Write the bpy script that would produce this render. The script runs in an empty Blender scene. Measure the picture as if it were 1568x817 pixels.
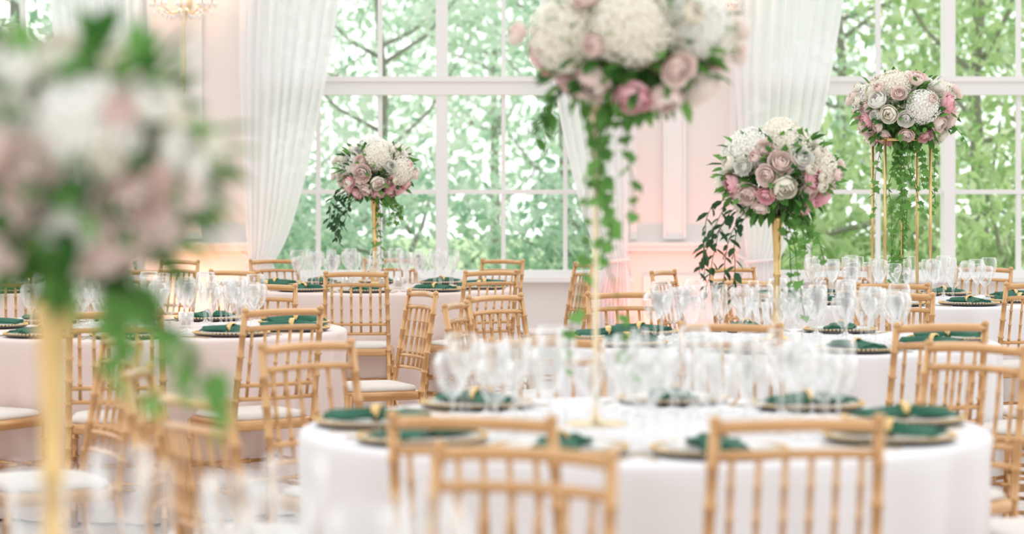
import bpy, math, random
import numpy as np
from mathutils import Matrix, Vector
random.seed(7); np.random.seed(7)
sc = bpy.context.scene
sc.view_settings.view_transform = 'Standard'
CAMH = 1.38
F = 3702.0   # focal length in px of a 1568 px wide frame (85 mm lens)
WALL = 18.6

# ------------------------------------------------------------------ materials
def newmat(name):
    m = bpy.data.materials.new(name); m.use_nodes = True
    nt = m.node_tree; nt.nodes.clear()
    out = nt.nodes.new('ShaderNodeOutputMaterial')
    return m, nt, out
def pbr(name, c1, c2=None, rough=.5, metal=0.0, scale=8, spec=.5, bump=0.0, coat=0):
    m, nt, out = newmat(name)
    p = nt.nodes.new('ShaderNodeBsdfPrincipled')
    p.inputs['Roughness'].default_value = rough
    p.inputs['Metallic'].default_value = metal
    p.inputs['Specular IOR Level'].default_value = spec
    p.inputs['Coat Weight'].default_value = coat; p.inputs['Coat Roughness'].default_value = .12
    c2 = c2 or tuple(x*.85 for x in c1)
    mix = nt.nodes.new('ShaderNodeMixRGB')
    mix.inputs[1].default_value = (*c1, 1); mix.inputs[2].default_value = (*c2, 1)
    tc = nt.nodes.new('ShaderNodeTexCoord'); n = nt.nodes.new('ShaderNodeTexNoise')
    n.inputs['Scale'].default_value = scale
    nt.links.new(tc.outputs['Object'], n.inputs['Vector'])
    nt.links.new(n.outputs['Fac'], mix.inputs[0])
    if bump:
        b = nt.nodes.new('ShaderNodeBump'); b.inputs['Strength'].default_value = bump
        nt.links.new(n.outputs['Fac'], b.inputs['Height']); nt.links.new(b.outputs[0], p.inputs['Normal'])
    nt.links.new(mix.outputs[0], p.inputs['Base Color'])
    nt.links.new(p.outputs[0], out.inputs[0])
    return m
def leafy(name, cols, transl=.4, transp=0.0):
    """diffuse + translucent, colour random per petal / leaf"""
    m, nt, out = newmat(name)
    g = nt.nodes.new('ShaderNodeNewGeometry'); r = nt.nodes.new('ShaderNodeValToRGB')
    nt.links.new(g.outputs['Random Per Island'], r.inputs[0])
    el = r.color_ramp.elements
    while len(el) < len(cols): el.new(.5)
    for i, c in enumerate(cols):
        el[i].position = i/(max(1, len(cols)-1)); el[i].color = (*c, 1)
    d = nt.nodes.new('ShaderNodeBsdfDiffuse'); t = nt.nodes.new('ShaderNodeBsdfTranslucent')
    nt.links.new(r.outputs[0], d.inputs[0]); nt.links.new(r.outputs[0], t.inputs[0])
    mx = nt.nodes.new('ShaderNodeMixShader'); mx.inputs[0].default_value = transl
    nt.links.new(d.outputs[0], mx.inputs[1]); nt.links.new(t.outputs[0], mx.inputs[2])
    last = mx
    if transp:
        tr = nt.nodes.new('ShaderNodeBsdfTransparent'); m2 = nt.nodes.new('ShaderNodeMixShader')
        m2.inputs[0].default_value = transp
        nt.links.new(mx.outputs[0], m2.inputs[1]); nt.links.new(tr.outputs[0], m2.inputs[2]); last = m2
    nt.links.new(last.outputs[0], out.inputs[0])
    return m
def glassmat(name, base=.06, edge=.75, tint=(.97, .98, .98), rough=.04, blend=.35):
    m, nt, out = newmat(name)
    tr = nt.nodes.new('ShaderNodeBsdfTransparent'); tr.inputs[0].default_value = (*tint, 1)
    gl = nt.nodes.new('ShaderNodeBsdfGlossy'); gl.inputs['Roughness'].default_value = rough
    gl.inputs[0].default_value = (1, 1, 1, 1)
    lw = nt.nodes.new('ShaderNodeLayerWeight'); lw.inputs[0].default_value = blend
    mr = nt.nodes.new('ShaderNodeMapRange'); mr.inputs[3].default_value = base; mr.inputs[4].default_value = edge
    nt.links.new(lw.outputs['Facing'], mr.inputs[0])
    mx = nt.nodes.new('ShaderNodeMixShader')
    nt.links.new(mr.outputs[0], mx.inputs[0]); nt.links.new(tr.outputs[0], mx.inputs[1]); nt.links.new(gl.outputs[0], mx.inputs[2])
    nt.links.new(mx.outputs[0], out.inputs[0])
    return m
def emis(name, c, s):
    m, nt, out = newmat(name); e = nt.nodes.new('ShaderNodeEmission')
    e.inputs[0].default_value = (*c, 1); e.inputs[1].default_value = s
    nt.links.new(e.outputs[0], out.inputs[0]); return m

M_chair = pbr('chair_gold_wood', (.74, .44, .20), (.52, .28, .11), rough=.24, metal=.45, scale=14, coat=.35)
M_cush = pbr('cushion_ivory', (.82, .78, .74), (.76, .72, .68), rough=.8)
M_gold = pbr('polished_gold', (.86, .62, .30), (.74, .50, .20), rough=.25, metal=.9, scale=20)
M_palegold = pbr('pale_champagne_gold', (.88, .74, .52), (.80, .64, .42), rough=.2, metal=.7, scale=20)
M_clothP = pbr('tablecloth_blush', (.84, .715, .68), (.81, .675, .64), rough=.85, scale=3)
M_clothW = pbr('tablecloth_white', (.85, .84, .86), (.82, .80, .82), rough=.8, scale=3)
M_napkin = pbr('napkin_emerald', (.015, .15, .085), (.01, .09, .05), rough=.7, scale=30)
M_plate = pbr('charger_glaze', (.80, .79, .78), (.74, .73, .72), rough=.12)
M_dark = pbr('charger_underside', (.12, .11, .11), rough=.3)
M_steel = pbr('cutlery_metal', (.75, .62, .42), rough=.25, metal=.9)
M_glass = glassmat('clear_glass', .07, .95, (.97, .975, .975), .015, .33)
M_crystal = glassmat('cut_crystal', .45, 1.0, (.9, .9, .9), .05, .5)
M_pane = glassmat('window_glass', .02, .3, (.98, 1, .99))
M_cream = leafy('petal_cream', [(.98, .93, .79), (.98, .95, .87), (.98, .92, .78)], .12)
M_white = leafy('petal_white', [(.985, .975, .95), (.985, .97, .90), (.985, .975, .93)], .12)
M_blush = leafy('petal_blush', [(.985, .81, .755), (.985, .88, .825), (.98, .76, .715)], .12)
M_pink = leafy('petal_pink', [(.98, .60, .65), (.98, .70, .73), (.96, .50, .58)], .12)
M_leaf = leafy('foliage_deep_green', [(.045, .14, .035), (.08, .22, .05), (.14, .31, .075)], .3)
M_ivy = leafy('ivy_green', [(.15, .34, .08), (.22, .46, .13), (.11, .28, .07)], .35)
M_olive = leafy('dark_ruscus', [(.04, .09, .05), (.08, .16, .08)], .2)
M_stem = pbr('plant_stem', (.10, .16, .05), rough=.7)
M_wall = pbr('wall_plaster', (.86, .81, .785), (.84, .79, .765), rough=.7, scale=2)
M_trim = pbr('trim_white_paint', (.88, .865, .85), (.86, .845, .83), rough=.5, scale=2)
M_curt = leafy('sheer_curtain', [(.975, .975, .985), (.975, .975, .985)], .5, .06)
M_bark = pbr('tree_bark', (.33, .31, .27), rough=.9)
M_fol = [leafy('foliage_mint_haze', [(.50, .70, .52), (.80, .91, .81), (.28, .50, .33), (.92, .97, .93)], .5),  # paler leaf tints on the farther tree sets paint in depth haze
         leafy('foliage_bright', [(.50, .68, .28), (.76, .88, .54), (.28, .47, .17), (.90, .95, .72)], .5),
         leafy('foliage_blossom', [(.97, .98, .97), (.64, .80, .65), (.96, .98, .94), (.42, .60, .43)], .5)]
M_candle = pbr('candle_wax', (.9, .82, .72), rough=.5)
M_flame = emis('bulb_glow', (1, .75, .45), 6)
M_black = pbr('fixture_black', (.03, .03, .03), rough=.4)

# floor: pale boards
def floor_mat():
    m, nt, out = newmat('floor_pale_wood')
    p = nt.nodes.new('ShaderNodeBsdfPrincipled'); p.inputs['Roughness'].default_value = .35
    tc = nt.nodes.new('ShaderNodeTexCoord'); br = nt.nodes.new('ShaderNodeTexBrick')
    br.inputs['Color1'].default_value = (.62, .57, .53, 1); br.inputs['Color2'].default_value = (.68, .63, .59, 1)
    br.inputs['Mortar'].default_value = (.44, .38, .33, 1); br.inputs['Scale'].default_value = 1
    br.inputs['Mortar Size'].default_value = .004; br.inputs['Brick Width'].default_value = 1.4; br.inputs['Row Height'].default_value = .14
    nt.links.new(tc.outputs['Object'], br.inputs['Vector']); nt.links.new(br.outputs[0], p.inputs['Base Color'])
    nt.links.new(p.outputs[0], out.inputs[0]); return m
M_floor = floor_mat()
M_lawn = pbr('lawn_grass', (.46, .66, .32), (.58, .74, .42), rough=.95, scale=3)

# ------------------------------------------------------------------ mesh builder
class MB:
    def __init__(s): s.v = []; s.f = []; s.m = []; s.n = 0
    def add(s, geo, mat=0, M=None):
        v, f = geo
        v = np.asarray(v, float)
        if M is not None:
            A = np.array(M); v = v @ A[:3, :3].T + A[:3, 3]
        o = s.n
        s.v.append(v); s.n += len(v)
        s.f.extend([tuple(i+o for i in q) for q in f])
        if isinstance(mat, (list, tuple)): s.m.extend(mat)
        else: s.m.extend([mat]*len(f))
    def geo(s): return np.concatenate(s.v), s.f, s.m
    def mesh(s, name, mats, smooth=True):
        me = bpy.data.meshes.new(name)
        me.from_pydata(np.concatenate(s.v).tolist(), [], s.f)
        for m in mats: me.materials.append(m)
        me.polygons.foreach_set('material_index', s.m)
        me.polygons.foreach_set('use_smooth', [smooth]*len(s.f))
        me.update(); return me
def place(name, me, loc=(0, 0, 0), rot=0, parent=None, scale=1):
    ob = bpy.data.objects.new(name, me); sc.collection.objects.link(ob)
    ob.location = loc; ob.rotation_euler = (0, 0, rot); ob.scale = (scale,)*3
    if parent: ob.parent = parent
    return ob
def empty(name, loc, rot=0):
    e = bpy.data.objects.new(name, None); e.empty_display_size = .05
    sc.collection.objects.link(e); e.location = loc; e.rotation_euler = (0, 0, rot); return e
def box(x0, x1, y0, y1, z0, z1):
    v = [(x, y, z) for z in (z0, z1) for y in (y0, y1) for x in (x0, x1)]
    return v, [(0, 2, 3, 1), (4, 5, 7, 6), (0, 1, 5, 4), (2, 6, 7, 3), (0, 4, 6, 2), (1, 3, 7, 5)]
def lathe(prof, seg=24, cap=True):
    v = []; f = []
    for r, z in prof:
        for i in range(seg):
            a = 2*math.pi*i/seg; v.append((r*math.cos(a), r*math.sin(a), z))
    for k in range(len(prof)-1):
        for i in range(seg):
            j = (i+1) % seg
            f.append((k*seg+i, k*seg+j, (k+1)*seg+j, (k+1)*seg+i))
    if cap:
        f.append(tuple(range(seg))[::-1]); f.append(tuple((len(prof)-1)*seg+i for i in range(seg)))
    return v, f
def ptube(pts, rad, seg=8):
    pts = [Vector(p) for p in pts]
    if not hasattr(rad, '__len__'): rad = [rad]*len(pts)
    v = []; f = []
    for k, p in enumerate(pts):
        t = (pts[min(k+1, len(pts)-1)]-pts[max(k-1, 0)]).normalized()
        up = Vector((0, 0, 1)) if abs(t.z) < .8 else Vector((0, 1, 0))
        a = t.cross(up).normalized(); b = a.cross(t)
        for i in range(seg):
            an = 2*math.pi*i/seg
            v.append(tuple(p+(a*math.cos(an)+b*math.sin(an))*rad[k]))
    for k in range(len(pts)-1):
        for i in range(seg):
            j = (i+1) % seg
            f.append((k*seg+i, (k+1)*seg+i, (k+1)*seg+j, k*seg+j))
    f.append(tuple(range(seg))); f.append(tuple((len(pts)-1)*seg+i for i in range(seg))[::-1])
    return v, f
def rod(path, r, rings=0, seg=8, bulge=1.35, w=.006):
    """round rod along a polyline with bamboo style rings"""
    P = [Vector(p) for p in path]
    L = [0]
    for a, b in zip(P, P[1:]): L.append(L[-1]+(b-a).length)
    T = L[-1]
    st = [(l, r) for l in L]
    for k in range(rings):
        c = T*(k+1)/(rings+1)
        st += [(c-w, r), (c-w*.5, r*bulge), (c+w*.5, r*bulge), (c+w, r)]
    st.sort()
    pts = []; rr = []
    for l, q in st:
        for i in range(len(P)-1):
            if l <= L[i+1]+1e-9:
                t = (l-L[i])/(L[i+1]-L[i]); pts.append(P[i].lerp(P[i+1], t)); rr.append(q); break
    return ptube(pts, rr, seg)
def pad(w, d, layers, n=28, e=4, dome=0):
    v = []; f = []
    for s, z in layers:
        for i in range(n):
            a = 2*math.pi*i/n; c, q = math.cos(a), math.sin(a)
            v.append((math.copysign(abs(c)**(2/e), c)*w/2*s, math.copysign(abs(q)**(2/e), q)*d/2*s, z))
    for k in range(len(layers)-1):
        for i in range(n):
            j = (i+1) % n; f.append((k*n+i, k*n+j, (k+1)*n+j, (k+1)*n+i))
    f.append(tuple(range(n))[::-1]); f.append(tuple((len(layers)-1)*n+i for i in range(n)))
    return v, f

# ------------------------------------------------------------------ chair
def chair_mesh():
    b = MB()
    by = lambda z: -.18-(z-.45)*.17
    for s in (-1, 1):
        b.add(rod([(s*.188, -.235, 0), (s*.185, -.18, .43), (s*.184, by(.55), .55), (s*.176, by(.895), .895)], .0125, 9))
        b.add(lathe([(.004, .022), (.012, .018), (.014, .010), (.012, 0)], 8), 0, Matrix.Translation((s*.176, by(.895), .89)))
        b.add(rod([(s*.192, .185, 0), (s*.188, .165, .44)], .0135, 5))
        for z in (.17, .27):
            b.add(rod([(s*.189, .175, z), (s*.187, -.205, z)], .0085, 3, 6))
    n = 9
    def rail(z, r, arch, hw):
        return rod([(hw*(2*i/(n-1)-1), by(z)-.022*(1-(2*i/(n-1)-1)**2), z+arch*(1-(2*i/(n-1)-1)**2)) for i in range(n)], r, 0, 8)
    b.add(rail(.885, .0145, .006, .178)); b.add(rail(.825, .011, .005, .18))
    b.add(rail(.60, .010, .0, .184)); b.add(rail(.545, .010, 0, .184))
    for i in range(6):
        x = -.14+.28*i/5; t = x/.18; c = -.022*(1-t*t)
        b.add(rod([(x, by(.545)+c, .545), (x, by(.83)+c, .833)], .0072, 3, 6, 1.4, .004))
    for z in (.15, .25): b.add(rod([(-.19, .18, z), (.19, .18, z)], .0085, 3, 6))
    b.add(rod([(-.187, -.21, .22), (.187, -.21, .22)], .0085, 3, 6))
    b.add(pad(.405, .39, [(.97, .415), (1, .422), (1, .448), (.97, .455)], e=7))
    b.add(pad(.375, .355, [(.96, .453), (1, .460), (1, .468), (.96, .477), (.85, .482), (.5, .485)], e=6), 1)
    return b.mesh('chiavari_chair', [M_chair, M_cush])
CH = chair_mesh()
def chair(px, py, C, lift=0, jitter=0):
    d = Vector((C[0]-px, C[1]-py)); r = d.length; d.normalize()
    r = max(r, 1.29)
    P = Vector(C)-d*(r-.215)
    place('chiavari_chair', CH, (P.x, P.y, 0), math.atan2(d.y, d.x)-math.pi/2+jitter)
    return math.atan2(-d.y, -d.x)

# ------------------------------------------------------------------ table with cloth
def table_mesh(mat, seed):
    rnd = random.Random(seed)
    b = MB(); N = 200; R = .90
    ph = [rnd.uniform(0, 6.28) for _ in range(4)]
    prof = [(0.0, .76), (.3, .76), (.6, .76), (.86, .76), (.885, .759), (.897, .753), (.902, .742), (.903, .70), (.900, .6), (.895, .45), (.895, .3), (.90, .15), (.905, .012)]
    v = []; f = []
    for k, (r, z) in enumerate(prof):
        drop = max(0, (.74-z)/.74)
        for i in range(N):
            a = 2*math.pi*i/N
            w = math.sin(17*a+ph[0]+.8*math.sin(3*a+ph[1]))*.6+math.sin(29*a+ph[2]+math.sin(4*a+ph[3]))*.35
            rr = r+.055*drop**.6*(w-.5)
            v.append((rr*math.cos(a), rr*math.sin(a), z))
    for k in range(1, len(prof)-1):
        for i in range(N):
            j = (i+1) % N; f.append((k*N+i, (k+1)*N+i, (k+1)*N+j, k*N+j))
    f.append(tuple(N+i for i in range(N)))
    b.add((v, f), 0)
    b.add(lathe([(.05, 0), (.05, .70)], 12), 1)      # pedestal under the cloth
    b.add(lathe([(.30, 0), (.30, .03), (.06, .06)], 20), 1)
    return b.mesh('round_banquet_table', [mat, M_dark])

# ------------------------------------------------------------------ tableware
def wine_mesh(h=.215, rb=.042, bowl=.105, name='wine_glass'):
    zs = h-bowl
    pr = [(.034, 0), (.034, .003), (.012, .008), (.0045, .02), (.004, zs-.015), (.008, zs)]
    for i in range(1, 9):
        t = i/8; r = rb*math.sin(math.pi*(.08+.56*t))**.8 if t < 1 else rb*.86
        pr.append((max(r, .01), zs+bowl*t))
    b = MB(); b.add(lathe(pr, 24, False))
    R, z = pr[-1]     # rolled rim, foot ring
    b.add(lathe([(R, z-.001), (R+.0012, z), (R, z+.0012), (R-.0012, z), (R, z-.001)], 24, False))
    b.add(lathe([(.034, 0), (.0355, .0015), (.034, .003)], 24, False))
    return b.mesh(name, [M_glass])
def flute_mesh():
    pr = [(.031, 0), (.031, .003), (.01, .008), (.004, .02), (.004, .085), (.012, .10), (.022, .13), (.026, .17), (.025, .21), (.023, .235)]
    b = MB(); b.add(lathe(pr, 20, False)); b.add(lathe([(.023, .2345), (.0242, .2355), (.023, .2365), (.0218, .2355)], 20, False))
    return b.mesh('champagne_flute', [M_glass])
def charger_mesh():
    b = MB()
    b.add(lathe([(.11, .0), (.155, .006), (.163, .012), (.163, .014)], 48, False), 1)
    b.add(lathe([(.163, .014), (.150, .011), (.112, .006), (.0, .006)], 48, False), 0)
    b.add(lathe([(.07, .008), (.125, .016), (.132, .022), (.124, .020), (.085, .013), (0, .012)], 40, False), 0)
    bead = lathe([(.0008, -.0045), (.0042, -.002), (.0042, .002), (.0008, .0045)], 6)
    for i in range(60):
        a = 2*math.pi*i/60
        b.add(bead, 2, Matrix.Translation((.160*math.cos(a), .160*math.sin(a), .0165)))
    return b.mesh('charger_plate', [M_plate, M_dark, M_gold])
def napkin_mesh():
    b = MB(); nu, nv = 25, 11; v = []; f = []
    top = []; bot = []
    for i in range(nu):
        t = 2*i/(nu-1)-1
        hw = .018+.045*min(1, abs(t)*1.5)**.8
        for j in range(nv):
            s = 2*j/(nv-1)-1
            zz = .030+.014*(1-s*s)+.006*math.sin(s*9+t*2)*(1-.3*abs(t))
            top.append((t*.13+.01*math.sin(s*4), s*hw, zz-.008*abs(t)))
            bot.append((t*.13, s*hw, .020))
    v = top+bot; K = nu*nv
    for i in range(nu-1):
        for j in range(nv-1):
            a = i*nv+j; f.append((a, a+nv, a+nv+1, a+1)); f.append((K+a, K+a+1, K+a+nv+1, K+a+nv))
    for i in range(nu-1):
        for j in (0, nv-1):
            a = i*nv+j; f.append((a, K+a, K+a+nv, a+nv))
    for i in (0, nu-1):
        for j in range(nv-1):
            a = i*nv+j; f.append((a, a+1, K+a+1, K+a))
    b.add((v, f), 0)
    M = Matrix.Translation((0, 0, .034)) @ Matrix.Rotation(math.pi/2, 4, 'Y')
    b.add(lathe([(.018, -.012), (.022, -.012), (.023, 0), (.022, .012), (.018, .012)], 20, False), 1, M)
    return b.mesh('folded_napkin', [M_napkin, M_gold])
def fork_mesh():
    b = MB()
    b.add(box(-.0045, .0045, -.10, .03, .001, .004)); b.add(box(-.011, .011, .03, .055, .001, .004))
    for k in range(4): b.add(box(-.011+k*.0063, -.0078+k*.0063, .055, .10, .001, .004))
    return b.mesh('fork', [M_steel], False)
def knife_mesh():
    b = MB(); b.add(box(-.005, .005, -.10, 0, .001, .005)); b.add(box(-.008, .007, 0, .11, .001, .003))
    return b.mesh('knife', [M_steel], False)
WG, GB, FL = wine_mesh(), wine_mesh(.195, .047, .11, 'water_goblet'), flute_mesh()
RG = wine_mesh(.235, .046, .12, 'red_wine_glass')
CHG, NAP, FK, KN = charger_mesh(), napkin_mesh(), fork_mesh(), knife_mesh()
def setting(C, ang, tight=False):
    """local +x points outward to the seat"""
    e = empty('place_setting', (C[0], C[1], .7605), ang)
    place('charger_plate', CHG, (.70, 0, 0), 0, e)
    place('napkin', NAP, (.70, 0, 0), random.uniform(-.3, .3), e)
    place('fork', FK, (.71, .180, 0), math.pi/2, e)
    place('knife', KN, (.71, -.180, 0), math.pi/2, e)
    j = lambda: random.uniform(-.012, .012)
    place('red_wine_glass', RG, (.49+j(), -.09+j(), 0), 0, e)
    place('wine_glass', WG, (.40+j(), -.02+j(), 0), 0, e)
    place('water_goblet', GB, (.495+j(), .035+j(), 0), 0, e)
    place('champagne_flute', FL, (.29+j(), .04+j(), 0), 0, e)
    if not tight:
        place('wine_glass', WG, (.39+j(), .10+j(), 0), 0, e)
        place('water_goblet', GB, (.49+j(), .14+j(), 0), 0, e)
def votive_mesh():
    b = MB()
    b.add(lathe([(.028, 0), (.034, .02), (.036, .07), (.033, .07), (.030, .02), (.0, .01)], 18, False), 0)
    b.add(lathe([(.022, .012), (.022, .05)], 12), 1)
    b.add(lathe([(.001, .052), (.004, .056), (.003, .062), (.0006, .068)], 8), 2)
    return b.mesh('votive_candle', [M_glass, M_candle, M_flame])
VOT = votive_mesh()

# ------------------------------------------------------------------ flowers
def rose_geo(layers, ruffle=0.0, seed=0, open_=1.0):
    rnd = random.Random(seed); b = MB(); nu, nv = 5, 5
    for (n, rk, thm, flare, wd) in layers:
        off = rnd.uniform(0, 6.28)
        for k in range(n):
            a0 = off+2*math.pi*k/n+rnd.uniform(-.15, .15); tm = math.radians(thm+rnd.uniform(-6, 6))
            r0 = rk*rnd.uniform(.94, 1.06); v = []; f = []
            for i in range(nv):
                t = i/(nv-1); th = .35+(tm-.35)*t
                for j in range(nu):
                    u = 2*j/(nu-1)-1
                    az = a0+u*wd*(math.sin(math.pi*(.18+.62*t))**.7)
                    rr = r0*(1+flare*t**3*(1-.25*u*u))+ruffle*rk*math.sin(u*7+k)*t*t
                    th2 = th*(1-.10*u*u*t)
                    v.append((rr*math.sin(th2)*math.cos(az), rr*math.sin(th2)*math.sin(az), -rr*math.cos(th2)*.9))
            for i in range(nv-1):
                for j in range(nu-1):
                    a = i*nu+j; f.append((a, a+1, a+nu+1, a+nu))
            b.add((v, f))
    v, f, m = b.geo(); return v, f
ROSE = [rose_geo([(3, .30, 165, 0, 1.3), (4, .42, 150, 0, 1.1), (5, .58, 132, .02, .95), (6, .78, 112, .10, .8), (7, .95, 92, .22, .7)], 0, s) for s in range(3)]
BUD = [rose_geo([(3, .40, 165, 0, 1.3), (4, .60, 150, 0, 1.1), (5, .78, 132, .03, .95), (5, .9, 105, .1, .9)], 0, s+10) for s in range(2)]
PEONY = [rose_geo([(5, .30, 150, 0, .9), (7, .45, 140, .05, .8), (8, .62, 126, .08, .7), (9, .80, 108, .16, .6), (9, .98, 88, .28, .55)], .07, s+20) for s in range(2)]
def hydr_geo(seed):
    rnd = random.Random(seed); b = MB(); n = 110
    core = lathe([(.05, -.7), (.5, -.55), (.75, -.2), (.80, .1), (.66, .48), (.36, .72), (.02, .80)], 14, False)
    b.add(core)
    for i in range(n):
        z = 1-1.75*(i+.5)/n; r = math.sqrt(max(0, 1-z*z)); a = i*2.39996
        p = Vector((r*math.cos(a), r*math.sin(a), z)); q = p.to_track_quat('Z', 'Y').to_matrix().to_4x4()
        M = Matrix.Translation(p*rnd.uniform(.86, 1.0)) @ q @ Matrix.Rotation(rnd.uniform(0, 1.6), 4, 'Z')
        for k in range(4):
            R = M @ Matrix.Rotation(k*math.pi/2, 4, 'Z'); s = .17
            b.add(([(0, 0, 0), (s*.9, -s*.5, .04), (s*1.25, 0, .01), (s*.9, s*.5, .04)], [(0, 1, 2, 3)]), 0, R)
    v, f, m = b.geo(); return v, f
HYD = [hydr_geo(1), hydr_geo(2)]
LEAF = ([(0, 0, 0), (.28, .20, .03), (.28, 0, -.02), (.28, -.20, .03), (.65, .19, .02), (.65, 0, -.03), (.65, -.19, .02), (1, 0, -.10)],
        [(0, 2, 1), (0, 3, 2), (1, 2, 5, 4), (2, 3, 6, 5), (4, 5, 7), (5, 6, 7)])
IVY = ([(0, 0, 0), (-.12, .42, .02), (.35, .40, .02), (.42, .62, 0), (.62, .25, 0), (1, 0, -.08), (.62, -.25, 0), (.42, -.62, 0), (.35, -.40, .02), (-.12, -.42, .02), (.35, 0, -.04)],
       [(0, 10, 2, 1), (2, 10, 4, 3), (4, 10, 5), (5, 10, 6), (6, 10, 8, 7), (8, 10, 0, 9)])
def orient(p, d, s, roll=0):
    q = Vector(d).normalized().to_track_quat('Z', 'Y').to_matrix().to_4x4()
    return Matrix.Translation(p) @ q @ Matrix.Rotation(roll, 4, 'Z') @ Matrix.Scale(s, 4)
def leaf_at(b, p, d, s, mat, rnd, geo=LEAF):
    q = Vector(d).normalized().to_track_quat('X', 'Z').to_matrix().to_4x4()
    b.add(geo, mat, Matrix.Translation(p) @ q @ Matrix.Rotation(rnd.uniform(-.9, .9), 4, 'X') @ Matrix.Scale(s, 4))
# material slots: 0 gold 1 cream 2 white 3 blush 4 pink 5 leaf 6 ivy 7 ruscus 8 stem 9 pale gold
FM = [M_gold, M_cream, M_white, M_blush, M_pink, M_leaf, M_ivy, M_olive, M_stem, M_palegold]
def strand(b, p0, dirn, length, rnd, mat=6, leaf=.045, geo=IVY, step=.032, droop=1.0):
    p = Vector(p0); d = Vector(dirn).normalized(); pts = [p.copy()]; n = int(length/step)
    for i in range(n):
        d = (d+Vector((rnd.uniform(-.22, .22), rnd.uniform(-.22, .22), -.28*droop))).normalized()
        p = p+d*step; pts.append(p.copy())
        side = Vector((math.cos(i*2.4), math.sin(i*2.4), -.35+rnd.uniform(-.3, .3)))+d*.5
        leaf_at(b, p, side, leaf*rnd.uniform(.6, 1.15), mat, rnd, geo)
    b.add(ptube(pts, .0018, 4), 8)
def bouquet(b, c, rx, rz, seed, n=50, fl=.052, nbig=9, wh=0.0):
    rnd = random.Random(seed); c = Vector(c)
    # foliage ball
    for i in range(420):
        z = rnd.uniform(-1, .95); a = rnd.uniform(0, 6.28); r = math.sqrt(1-z*z)
        d = Vector((r*math.cos(a), r*math.sin(a), z)); k = rnd.uniform(.45, .88)
        p = c+Vector((d.x*rx*k, d.y*rx*k, d.z*rz*k))
        leaf_at(b, p, d+Vector((rnd.uniform(-.6, .6), rnd.uniform(-.6, .6), rnd.uniform(-.6, .5))), rnd.uniform(.05, .085), 5 if rnd.random() < .7 else 6, rnd)
    # stems converging to the neck
    for i in range(24):
        a = rnd.uniform(0, 6.28); k = rnd.uniform(.2, .8)
        b.add(ptube([c+Vector((0, 0, -rz*1.05)), c+Vector((math.cos(a)*rx*k*.5, math.sin(a)*rx*k*.5, -rz*.4)), c+Vector((math.cos(a)*rx*k, math.sin(a)*rx*k, rnd.uniform(-.2, .5)*rz))], .0025, 4), 8)
    placed = []
    def ok(p, r):
        return all((p-q).length > (r+s)*.84 for q, s in placed)
    for tries in range(1500):
        if len(placed) >= n: break
        big = len(placed) < nbig and tries < 500
        z = rnd.uniform(.0, 1) if big else rnd.uniform(-.80, .95)
        a = rnd.uniform(0, 6.28); r = math.sqrt(1-z*z); d = Vector((r*math.cos(a), r*math.sin(a), z))
        s = fl*rnd.uniform(1.5, 1.9) if big else fl*rnd.uniform(.62, 1.1)
        k = rnd.uniform(.88, 1.03) if not big else .78
        p = c+Vector((d.x*rx*k, d.y*rx*k, d.z*rz*k))
        if not ok(p, s): continue
        placed.append((p, s))
        dn = Vector((d.x/rx, d.y/rx, d.z/rz)).normalized()
        if big:
            if rnd.random() < .65: b.add(HYD[rnd.randint(0, 1)], 2 if rnd.random() < .5 else 1, orient(p, dn, s))
            else: b.add(PEONY[rnd.randint(0, 1)], rnd.choice([1, 2]), orient(p, dn, s*1.05))
        else:
            u = rnd.random()-.30*z-wh
            mat = 4 if u > .86 else (3 if u > .44 else (1 if u > .18 else 2))
            g = rnd.choice(ROSE+BUD+PEONY)
            b.add(g, mat, orient(p, dn+Vector((rnd.uniform(-.25, .25), rnd.uniform(-.25, .25), rnd.uniform(-.2, .2))), s, rnd.uniform(0, 6)))
    # loose leaves and small buds sticking out
    for i in range(80):
        z = rnd.uniform(-.9, .8); a = rnd.uniform(0, 6.28); r = math.sqrt(1-z*z)
        d = Vector((r*math.cos(a), r*math.sin(a), z)); p = c+Vector((d.x*rx*.92, d.y*rx*.92, d.z*rz*.92))
        leaf_at(b, p, d+Vector((0, 0, rnd.uniform(-.5, .3))), rnd.uniform(.05, .085), 5 if rnd.random() < .6 else 6, rnd)
    for i in range(9):
        a = rnd.uniform(0, 6.28); z = rnd.uniform(-.4, .6); d = Vector((math.cos(a), math.sin(a), z)).normalized()
        p = c+Vector((d.x*rx*.9, d.y*rx*.9, d.z*rz*.9)); q = c+Vector((d.x*rx*1.16, d.y*rx*1.16, d.z*rz*1.15))
        b.add(ptube([p, q], .002, 4), 8); b.add(BUD[0], rnd.choice([1, 3, 3]), orient(q, d, fl*.5))
def trumpet(b, H):
    pr = [(.052, 0), (.054, .006), (.050, .014), (.030, .022), (.024, .04), (.030, .06), (.030, .075), (.020, .10), (.015, .14), (.019, .15), (.019, .16), (.013, .17),
          (.012, H*.5), (.017, H*.5+.01), (.017, H*.5+.02), (.013, H*.5+.03), (.015, H*.65), (.019, H*.82), (.024, H*.95), (.032, H), (.028, H)]
    b.add(lathe(pr, 24, False), 0)
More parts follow.
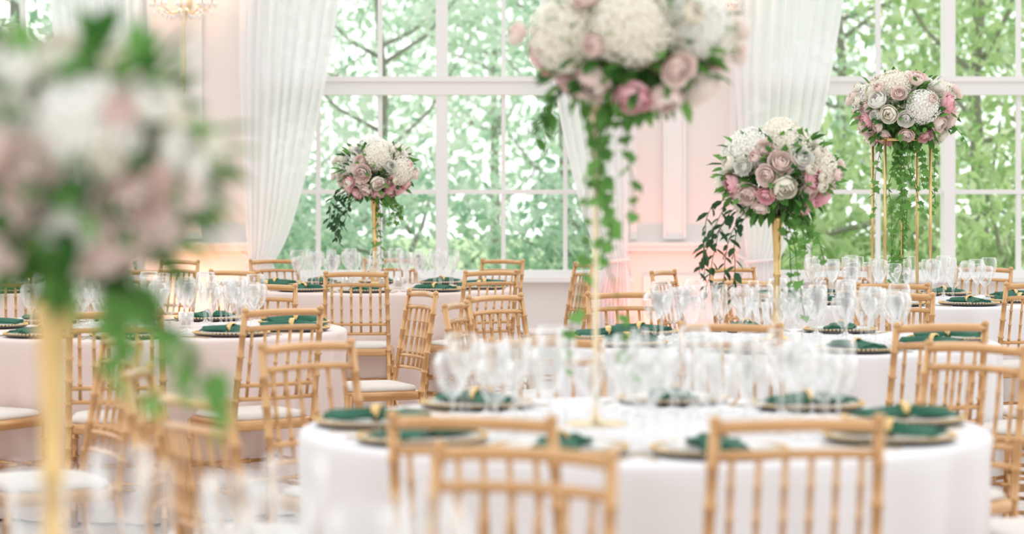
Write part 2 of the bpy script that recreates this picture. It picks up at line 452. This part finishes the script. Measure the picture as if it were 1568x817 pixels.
def trumpet_centerpiece(name, loc, zc, seed, trail=1.0, n=50, wh=0.0, nbig=9, rx=.235, rz=.190):
    """zc = bouquet centre above the table top"""
    b = MB(); rnd = random.Random(seed+99)
    trumpet(b, zc-.17)
    bouquet(b, (0, 0, zc), rx, rz, seed, n, nbig=nbig, wh=wh, fl=.052*rx/.235)
    for k in range(int(6*trail)):      # dark ruscus trailing to one side
        strand(b, (-.17+.015*k, rnd.uniform(-.06, .06), zc-.10-.01*k), (-1, rnd.uniform(-.4, .3), .1-.15*k), rnd.uniform(.28, .44), rnd, 7, .062, LEAF, .026, .8)
    for k in range(7):
        a = rnd.uniform(-1, 1)
        strand(b, (.08*math.cos(a), .08*math.sin(a), zc-.15), (math.cos(a)*.8, math.sin(a), -.4), rnd.uniform(.12, .26), rnd, 6, .045, IVY, .03, .8)
    if trail:
        for k in range(2): strand(b, (.03, -.03, zc-.16), (.1, -.1, -1), .46, rnd, 6, .048, IVY, .036, .6)
    return place(name, b.mesh(name, FM), loc)

# ------------------------------------------------------------------ tables
def X(px, d): return (px-784)/F*d
D0 = 3.08
tables = {
 'T0': ((-.585, D0), M_clothW, [(.0, 4.42), (-1.7, 3.9)]),
 'T1': ((.345, 6.35), M_clothW, [(-.08, 5.14), (.60, 5.10), (-.68, 5.60), (-.94, 6.36), (-.60, 7.5), (.10, 7.65), (1.40, 7.42), (1.66, 6.5), (1.5, 5.6)]),
 'T2': ((-1.64, 10.8), M_clothP, [(-1.57, 9.55), (-.98, 9.75), (-.50, 11.3), (-2.25, 9.7), (-1.25, 12.1), (-2.0, 12.05), (-2.9, 10.9)]),
 'T3': ((-.86, 15.3), M_clothP, [(-.91, 14.05), (-.15, 14.25), (-.10, 16.4), (-1.60, 16.4), (.43, 15.6), (-1.62, 14.25), (-.85, 16.6)]),
 'T4': ((1.09, 9.90), M_clothW, [(.80, 8.62), (1.52, 8.65), (2.12, 9.15), (-.2, 10.1), (-.05, 10.85), (.52, 11.15), (2.4, 9.95), (1.75, 11.1)]),
 'T5': ((-3.15, 15.3), M_clothP, [(-2.95, 14.0), (-2.25, 14.35), (-3.75, 14.15), (-2.25, 16.25), (-2.9, 16.6), (-3.7, 16.5), (-4.4, 15.3)]),
 'T6': ((2.18, 13.6), M_clothW, [(1.93, 12.3), (1.28, 12.7), (2.68, 12.4), (.92, 14.15), (1.37, 14.7), (2.05, 14.95), (2.85, 14.75), (3.4, 13.9)]),
 'T7': ((-2.45, 7.05), M_clothW, [(-1.28, 7.68), (-2.3, 8.4), (-3.5, 7.8)]),
}
for i, (k, (C, mat, chs)) in enumerate(tables.items()):
    place('round_banquet_table', table_mesh(mat, i), (C[0], C[1], 0), i*.7)
    angs = [chair(x, y, C, 0, random.uniform(-.08, .08)) for x, y in chs]
    used = []
    cand = list(angs)+[math.radians(a) for a in range(0, 360, 5)]
    for n, a in enumerate(cand):
        if all(abs((a-u+math.pi) % (2*math.pi)-math.pi) > math.radians(29 if n < len(angs) else 33) for u in used):
            used.append(a)
    for a in used: setting(C, a, len(used) > 9 or k == 'T0')
    if k in ('T2', 'T3', 'T5'):
        for a in (0.4, 2.6, 4.7):
            place('votive_candle', VOT, (C[0]+.19*math.cos(a+i), C[1]+.19*math.sin(a+i), .7605))

trumpet_centerpiece('rose_centerpiece_trumpet_vase', (-.585, D0, .7605), .655, 3, 0, 50, .16, 12, .208, .172)
trumpet_centerpiece('rose_centerpiece_trumpet_vase', (X(1190, 9.9), 9.9, .7605), .685, 11)
trumpet_centerpiece('rose_centerpiece_trumpet_vase', (X(574, 15.3), 15.3, .7605), .735, 23)

# tall centrepiece on slim stand (front table)
b = MB(); rnd = random.Random(5)
b.add(lathe([(.085, 0), (.085, .006), (.02, .012), (.008, .03), (.0065, .78), (.010, .80), (.028, .84), (.034, .86), (.03, .86)], 24, False), 9)
bouquet(b, (.10, 0, 1.01), .255, .205, 44, 46, .062, 9, .06)
for k in range(6):
    strand(b, (-.03+.02*k, rnd.uniform(-.05, .05), .88), (rnd.uniform(-.4, .3), rnd.uniform(-.3, .3), -.7), rnd.uniform(.15, .45), rnd, 6, .05, IVY, .042, .8)
for k in range(2): strand(b, (0, -.02, .85), (0, -.05, -1), .75, rnd, 6, .048, IVY, .052, 1)
for k in range(3): strand(b, (-.05, 0, .90), (-.6, rnd.uniform(-.4, .4), -.2), .18, rnd, 5, .07, LEAF, .03, .8)
b.add(ptube([(-.05, 0, 1.0), (-.15, -.02, 1.06), (-.20, -.02, 1.04)], .002, 5), 8); b.add(BUD[1], 3, orient((-.21, -.02, 1.03), (-1, -.3, .3), .035))
place('rose_centerpiece_tall_stand', b.mesh('rose_centerpiece_tall_stand', FM), (X(912, 6.38), 6.38, .7605))

# tall centrepiece on gold rectangular frame stand (right)
b = MB(); rnd = random.Random(8); H = .90; w = .13
for sx in (-1, 1):
    for sy in (-1, 1):
        b.add(box(sx*w-.0065, sx*w+.0065, sy*w-.0065, sy*w+.0065, 0, H), 0)
for z in (.004, H-.006):
    for s in (-1, 1):
        b.add(box(-w, w, s*w-.005, s*w+.005, z-.004, z+.006), 0); b.add(box(s*w-.005, s*w+.005, -w, w, z-.004, z+.006), 0)
b.add(box(-w, w, -w, w, H, H+.005), 0)
b.add(ptube([(0, 0, 0.0), (0, 0, H)], .005, 8), 0)
bouquet(b, (.02, 0, H+.165), .28, .225, 77, 62, .058, 10)
for k in range(10):
    strand(b, (rnd.uniform(-.14, .16), rnd.uniform(-.14, .05), H+.04), (rnd.uniform(-.4, .4), -.3, -.6), rnd.uniform(.2, .65), rnd, 6, .048, IVY, .038, .8)
for k in range(4): strand(b, (rnd.uniform(-.05, .08), -.03, H), (0, -.05, -1), .84, rnd, 6, .052, IVY, .032, 1)
for k in range(6): strand(b, (.16*rnd.choice([-1, 1]), -.05, H+.1), (rnd.choice([-1, 1]), 0, .2), .28, rnd, 6, .06, LEAF, .03, .7)
place('rose_centerpiece_gold_frame_stand', b.mesh('rose_centerpiece_gold_frame_stand', FM), (X(1380, 13.6), 13.6, .7605), .12)

# ------------------------------------------------------------------ room shell
S = F/WALL
wx = lambda px: (px-784)/S
wz = lambda py: CAMH+(290-py)/S
TOPW = 3.9; WTOP = 4.5; SILL = wz(424)
wins = [(-350, 222, -64), (391, 961, 676), (1131, 1779, 1455)]
b = MB()
edges = [-1300]+[e for w_ in wins for e in w_[:2]]+[2700]
for k in range(0, len(edges), 2):
    b.add(box(wx(edges[k]), wx(edges[k+1]), WALL, WALL+.3, 0, WTOP))
for x0, x1, c in wins:
    b.add(box(wx(x0), wx(x1), WALL, WALL+.3, 0, SILL)); b.add(box(wx(x0), wx(x1), WALL, WALL+.3, TOPW, WTOP))
place('wall_back', b.mesh('wall_back', [M_wall], False))
xl, xr = wx(-1300), wx(2700)
b = MB(); b.add(box(xl, xr, -2, WALL+.3, -.05, 0)); place('floor', b.mesh('floor', [M_floor], False))
for n, (x0, x1, c) in enumerate(wins):
    b = MB(); a, e, m = wx(x0), wx(x1), wx(c); Y0, Y1 = WALL+.06, WALL+.14
    b.add(box(a, a+.07, Y0-.03, Y1+.03, SILL, TOPW)); b.add(box(e-.07, e, Y0-.03, Y1+.03, SILL, TOPW))
    b.add(box(a, e, Y0-.028, Y1+.028, SILL, SILL+.05)); b.add(box(a, e, Y0-.028, Y1+.028, TOPW-.06, TOPW))
    b.add(box(m-.045, m+.045, Y0-.04, Y1+.035, SILL, TOPW))
    b.add(box(a, e, Y0-.05, Y1+.04, wz(145), wz(119))); b.add(box(a, e, Y0-.075, Y0-.05, wz(125), wz(117)))
    b.add(box(a, e, Y0-.008, Y1-.012, wz(297), wz(290))); b.add(box(a, e, Y0-.008, Y1-.012, 3.35, 3.38))
    sp = (e-a)/6
    for q in range(1, 6):
        if q != 3: b.add(box(a+sp*q-.017, a+sp*q+.017, Y0, Y1-.02, SILL, TOPW))
    # sill board
    b.add(box(a-.04, e+.04, WALL-.11, WALL+.06, SILL-.035, SILL+.003))
    b.add(([(a, Y0+.05, SILL), (e, Y0+.05, SILL), (e, Y0+.05, TOPW), (a, Y0+.05, TOPW)], [(0, 1, 2, 3)]), 1)
    place('window_%d' % (n+1), b.mesh('window', [M_trim, M_pane], False))
# pilasters / chair rails / baseboard
b = MB()
for (p0, p1) in ((222, 391), (961, 1131)):
    a, e = wx(p0), wx(p1); wdt = e-a
    b.add(box(a+.02, a+.07, WALL-.03, WALL, 1.0, WTOP)); b.add(box(e-.07, e-.02, WALL-.03, WALL, 1.0, WTOP))
    b.add(box(a+wdt*.32, a+wdt*.34, WALL-.05, WALL, 1.0, WTOP)); b.add(box(a+wdt*.34, a+wdt*.50, WALL-.035, WALL, 1.0, WTOP)); b.add(box(a+wdt*.50, a+wdt*.52, WALL-.05, WALL, 1.0, WTOP))
place('trim_1', b.mesh('trim', [M_trim], False))
b = MB()
for (p0, p1) in ((222, 391), (961, 1131)):
    a, e = wx(p0), wx(p1)
    b.add(box(a-.02, e+.02, WALL-.07, WALL, wz(376), wz(371))); b.add(box(a, e, WALL-.05, WALL, wz(384), wz(376)))
    b.add(box(a+.12, e-.12, WALL-.02, WALL, .25, .72))
place('trim_2', b.mesh('trim', [M_trim], False))
b = MB(); b.add(box(xl, xr, WALL-.03, WALL, 0, .14)); b.add(box(xl, xr, WALL-.02, WALL, .14, .17)); place('baseboard_back', b.mesh('bb', [M_trim], False))

# ------------------------------------------------------------------ curtains (tied back)
def curtain(name, outer, inner_top, inner_tie, outer_tie, ztie=.84, seed=0):
    """x positions; outer edge hangs at the pier, inner edge sweeps to the tie"""
    rnd = random.Random(seed); nu, nz = 150, 60; ztop = 4.0
    v = []; f = []
    ph = [rnd.uniform(0, 6) for _ in range(4)]
    for i in range(nz+1):
        z = ztop+(.03-ztop)*i/nz
        if z > ztie:
            t = (z-ztie)/(3.2-ztie); t2 = min(1.15, t)
            g = t2**.62
            xi = inner_tie+(inner_top-inner_tie)*g
            xo = outer_tie+(outer-outer_tie)*min(1, t*1.6)**.6
            amp = .016+.03*min(1, t*1.2)
        else:
            q = (ztie-z)/ztie
            xi = inner_tie+(inner_top-inner_tie)*.16*min(1, q*3)
            xo = outer_tie+(outer-outer_tie)*min(1, q*3); amp = .02+.012*q
        for j in range(nu+1):
            u = j/nu
            uu = u+.012*math.sin(u*17+ph[0])
            x = xo+(xi-xo)*uu
            y = WALL-.17+amp*(math.sin(u*2*math.pi*9+ph[1]+.5*math.sin(z*1.3))+.4*math.sin(u*2*math.pi*17+ph[2]+z))
            v.append((x, y, z))
    for i in range(nz):
        for j in range(nu):
            a = i*(nu+1)+j; f.append((a, a+1, a+nu+2, a+nu+1))
    b = MB(); b.add((v, f), 0)
    c = (inner_tie+outer_tie)/2; hw = abs(inner_tie-outer_tie)/2+.02
    tie = [(c+hw*math.cos(t), WALL-.17+.055*math.sin(t), ztie+.01*math.cos(t)) for t in np.linspace(0, 2*math.pi, 20)]
    b.add(ptube(tie, .012, 6), 1)
    b.add(ptube([(outer_tie, WALL-.15, ztie), (outer, WALL-.01, ztie+.06)], .008, 6), 1)
    place(name, b.mesh(name, [M_curt, M_trim]))
curtain('sheer_curtain', wx(370), wx(536), wx(421), wx(386), seed=1)
curtain('sheer_curtain', wx(966), wx(812), wx(926), wx(958), seed=2)
curtain('sheer_curtain', wx(1120), wx(1300), wx(1184), wx(1142), seed=3)
curtain('sheer_curtain', wx(224), wx(70), wx(170), wx(206), seed=4)
b = MB()
b.add(rod([(wx(-350), WALL-.17, 4.02), (wx(1800), WALL-.17, 4.02)], .018))
for p in (-300, 300, 1040, 1750): b.add(box(wx(p)-.01, wx(p)+.01, WALL-.17, WALL, 4.0, 4.03))
place('curtain_rod', b.mesh('curtain_rod', [M_gold]))

# ------------------------------------------------------------------ crystal sconces
def sconce(px):
    b = MB(); x = wx(px); z = wz(24)
    b.add(lathe([(.001, -.62), (.012, -.58), (.016, -.4), (.012, -.1), (.03, 0), (.02, .08), (.012, .3)], 14, False), 0)
    b.add(pad(.10, .16, [(1, -.02), (1, .02)], e=2), 0, Matrix.Translation((0, .1, .1)) @ Matrix.Rotation(math.pi/2, 4, 'X'))
    b.add(rod([(0, 0, .1), (0, .1, .1)], .01))
    drop = lathe([(.0005, -.034), (.012, -.012), (.008, .008), (.0005, .020)], 6)
    for k in range(5):
        a = math.pi+math.pi*k/4; ex, ey = .22*math.cos(a), .12*math.sin(a)
        b.add(rod([(0, 0, .04), (ex*.5, ey*.5, -.0), (ex*.9, ey*.9, .05), (ex, ey, .10)], .007, 0, 6), 0)
        b.add(lathe([(.012, .10), (.032, .115), (.036, .12)], 12, False), 1, Matrix.Translation((ex, ey, 0)))
        b.add(lathe([(.009, .12), (.009, .19)], 8), 2, Matrix.Translation((ex, ey, 0)))
        b.add(lathe([(.001, .19), (.012, .205), (.008, .225), (.001, .25)], 8), 3, Matrix.Translation((ex, ey, 0)))
        for q in range(7):
            t = q/7*6.28; b.add(drop, 1, Matrix.Translation((ex+.034*math.cos(t), ey+.034*math.sin(t), .08)))
        for q in range(1, 7):
            t = q/7; b.add(drop, 1, Matrix.Translation((ex*t, ey*t, .07-.09*math.sin(t*3.14))))
        b.add(drop, 1, Matrix.Translation((ex, ey, .01)))
    place('crystal_wall_sconce', b.mesh('crystal_wall_sconce', [M_palegold, M_crystal, M_candle, M_flame]), (x, WALL-.16, z))
    l = bpy.data.lights.new('sconce_light', 'POINT'); l.energy = 6; l.color = (1, .60, .38); l.shadow_soft_size = .1
    o = bpy.data.objects.new('sconce_light', l); sc.collection.objects.link(o); o.location = (x, WALL-.30, z+.30)
sconce(285); sconce(1082)
# uplights
def uplight(px, col, en):
    x = wx(px); y = WALL-.42
    b = MB()
    b.add(lathe([(.07, 0), (.07, .01), (.05, .012), (.05, .12), (.062, .13), (.062, .17), (.055, .17), (.05, .14)], 20, False), 0)
    b.add(lathe([(.05, .145), (.0, .145)], 20, False), 1)
    place('uplight_fixture', b.mesh('uplight_fixture', [M_black, emis('uplight_lens', col, 4)]), (x, y, 0))
    l = bpy.data.lights.new('uplight_beam', 'SPOT'); l.energy = en; l.color = col; l.spot_size = math.radians(120); l.spot_blend = 1; l.shadow_soft_size = .06
    o = bpy.data.objects.new('uplight_beam', l); sc.collection.objects.link(o); o.location = (x, y, .2); o.rotation_euler = (math.radians(180-28), 0, 0)
uplight(1000, (1, .13, .06), 34); uplight(1085, (1, .16, .12), 10); uplight(300, (1, .36, .10), 38)

# ------------------------------------------------------------------ garden
b = MB(); b.add(box(-30, 30, WALL+.3, 75, -.16, -.10)); place('lawn', b.mesh('lawn', [M_lawn], False))
def foliage_mesh(name, h0, h1, rad, nleaf, mat, size, seed, trunk=True, nb=9):
    rs = np.random.RandomState(seed); rnd = random.Random(seed); b = MB()
    cl = []
    if trunk:
        b.add(ptube([(0, 0, 0), (.05, .05, h0*.6), (.0, .1, h1*.5), (.1, 0, h1*.85)], [.12, .10, .06, .02], 8), 0)
    for k in range(nb):
        a = rnd.uniform(0, 6.28); z0 = rnd.uniform(h0*.8, h1*.6); r = rad*rnd.uniform(.45, .9); z1 = z0+rnd.uniform(.1, .4)*(h1-h0)
        e = (r*math.cos(a), r*math.sin(a), z1)
        b.add(ptube([(0, 0, z0), (e[0]*.5, e[1]*.5, z0+(z1-z0)*.35), e], [.035, .024, .01], 5), 0)
        cl.append(e)
    for k in range(nb*2):
        a = rnd.uniform(0, 6.28); r = rad*math.sqrt(rnd.random())*.85
        cl.append((r*math.cos(a), r*math.sin(a), rnd.uniform(h0, h1)))
    cl = np.array(cl); idx = rs.randint(0, len(cl), nleaf)
    p = cl[idx]+rs.normal(0, 1, (nleaf, 3))*np.array([rad*.22, rad*.22, (h1-h0)*.11])
    p[:, 2] = np.maximum(p[:, 2], .18)
    d1 = rs.normal(0, 1, (nleaf, 3)); d1 /= np.linalg.norm(d1, axis=1)[:, None]
    d2 = np.cross(d1, rs.normal(0, 1, (nleaf, 3))); d2 /= np.linalg.norm(d2, axis=1)[:, None]
    s = size*rs.uniform(.6, 1.4, nleaf)[:, None]
    V = np.stack([p-d1*s, p-d2*s*.45, p+d1*s, p+d2*s*.45], 1).reshape(-1, 3)
    fs = [(4*i, 4*i+1, 4*i+2, 4*i+3) for i in range(nleaf)]
    b.add((V, fs), 1)
    return b.mesh(name, [M_bark, mat], False)
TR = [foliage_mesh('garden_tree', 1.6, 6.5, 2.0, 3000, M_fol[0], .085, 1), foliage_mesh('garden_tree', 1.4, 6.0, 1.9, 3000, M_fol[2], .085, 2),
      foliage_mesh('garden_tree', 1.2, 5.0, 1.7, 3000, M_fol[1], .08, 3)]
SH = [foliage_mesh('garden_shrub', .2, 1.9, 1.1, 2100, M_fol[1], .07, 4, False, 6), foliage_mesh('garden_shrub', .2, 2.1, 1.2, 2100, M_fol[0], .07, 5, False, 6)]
rnd = random.Random(12)
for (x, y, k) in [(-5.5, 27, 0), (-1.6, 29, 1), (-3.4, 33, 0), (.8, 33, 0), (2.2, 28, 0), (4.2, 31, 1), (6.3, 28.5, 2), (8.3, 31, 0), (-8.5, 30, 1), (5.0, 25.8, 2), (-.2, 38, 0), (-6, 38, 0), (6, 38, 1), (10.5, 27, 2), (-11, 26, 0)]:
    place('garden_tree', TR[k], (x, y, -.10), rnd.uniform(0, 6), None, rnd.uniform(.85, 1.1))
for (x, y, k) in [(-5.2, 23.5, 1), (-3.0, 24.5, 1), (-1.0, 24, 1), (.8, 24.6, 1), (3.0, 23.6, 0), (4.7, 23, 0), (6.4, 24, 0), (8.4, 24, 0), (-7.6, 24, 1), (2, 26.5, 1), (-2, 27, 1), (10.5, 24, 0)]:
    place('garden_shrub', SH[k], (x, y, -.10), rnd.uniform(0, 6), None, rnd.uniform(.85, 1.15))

# ------------------------------------------------------------------ world
w = bpy.data.worlds.new('daylight'); sc.world = w; w.use_nodes = True; nt = w.node_tree; nt.nodes.clear()
out = nt.nodes.new('ShaderNodeOutputWorld'); bg = nt.nodes.new('ShaderNodeBackground')
tc = nt.nodes.new('ShaderNodeTexCoord'); sp = nt.nodes.new('ShaderNodeSeparateXYZ'); nt.links.new(tc.outputs['Generated'], sp.inputs[0])
mr = nt.nodes.new('ShaderNodeMapRange'); mr.inputs[1].default_value = -.3; mr.inputs[2].default_value = 1; mr.inputs[3].default_value = 1.2; mr.inputs[4].default_value = 2.0
nt.links.new(sp.outputs['Y'], mr.inputs[0]); nt.links.new(mr.outputs[0], bg.inputs[1])
bg.inputs[0].default_value = (.995, .995, .99, 1)
nt.links.new(bg.outputs[0], out.inputs[0])

# ------------------------------------------------------------------ camera
cam = bpy.data.cameras.new('camera'); co = bpy.data.objects.new('camera', cam); sc.collection.objects.link(co)
co.location = (0, 0, CAMH); co.rotation_euler = (math.pi/2, 0, 0)
cam.lens = 85; cam.sensor_width = 36; cam.shift_y = -118.5/1568
cam.dof.use_dof = True; cam.dof.focus_distance = 12.3; cam.dof.aperture_fstop = 2.3
cam.clip_end = 200
sc.camera = co
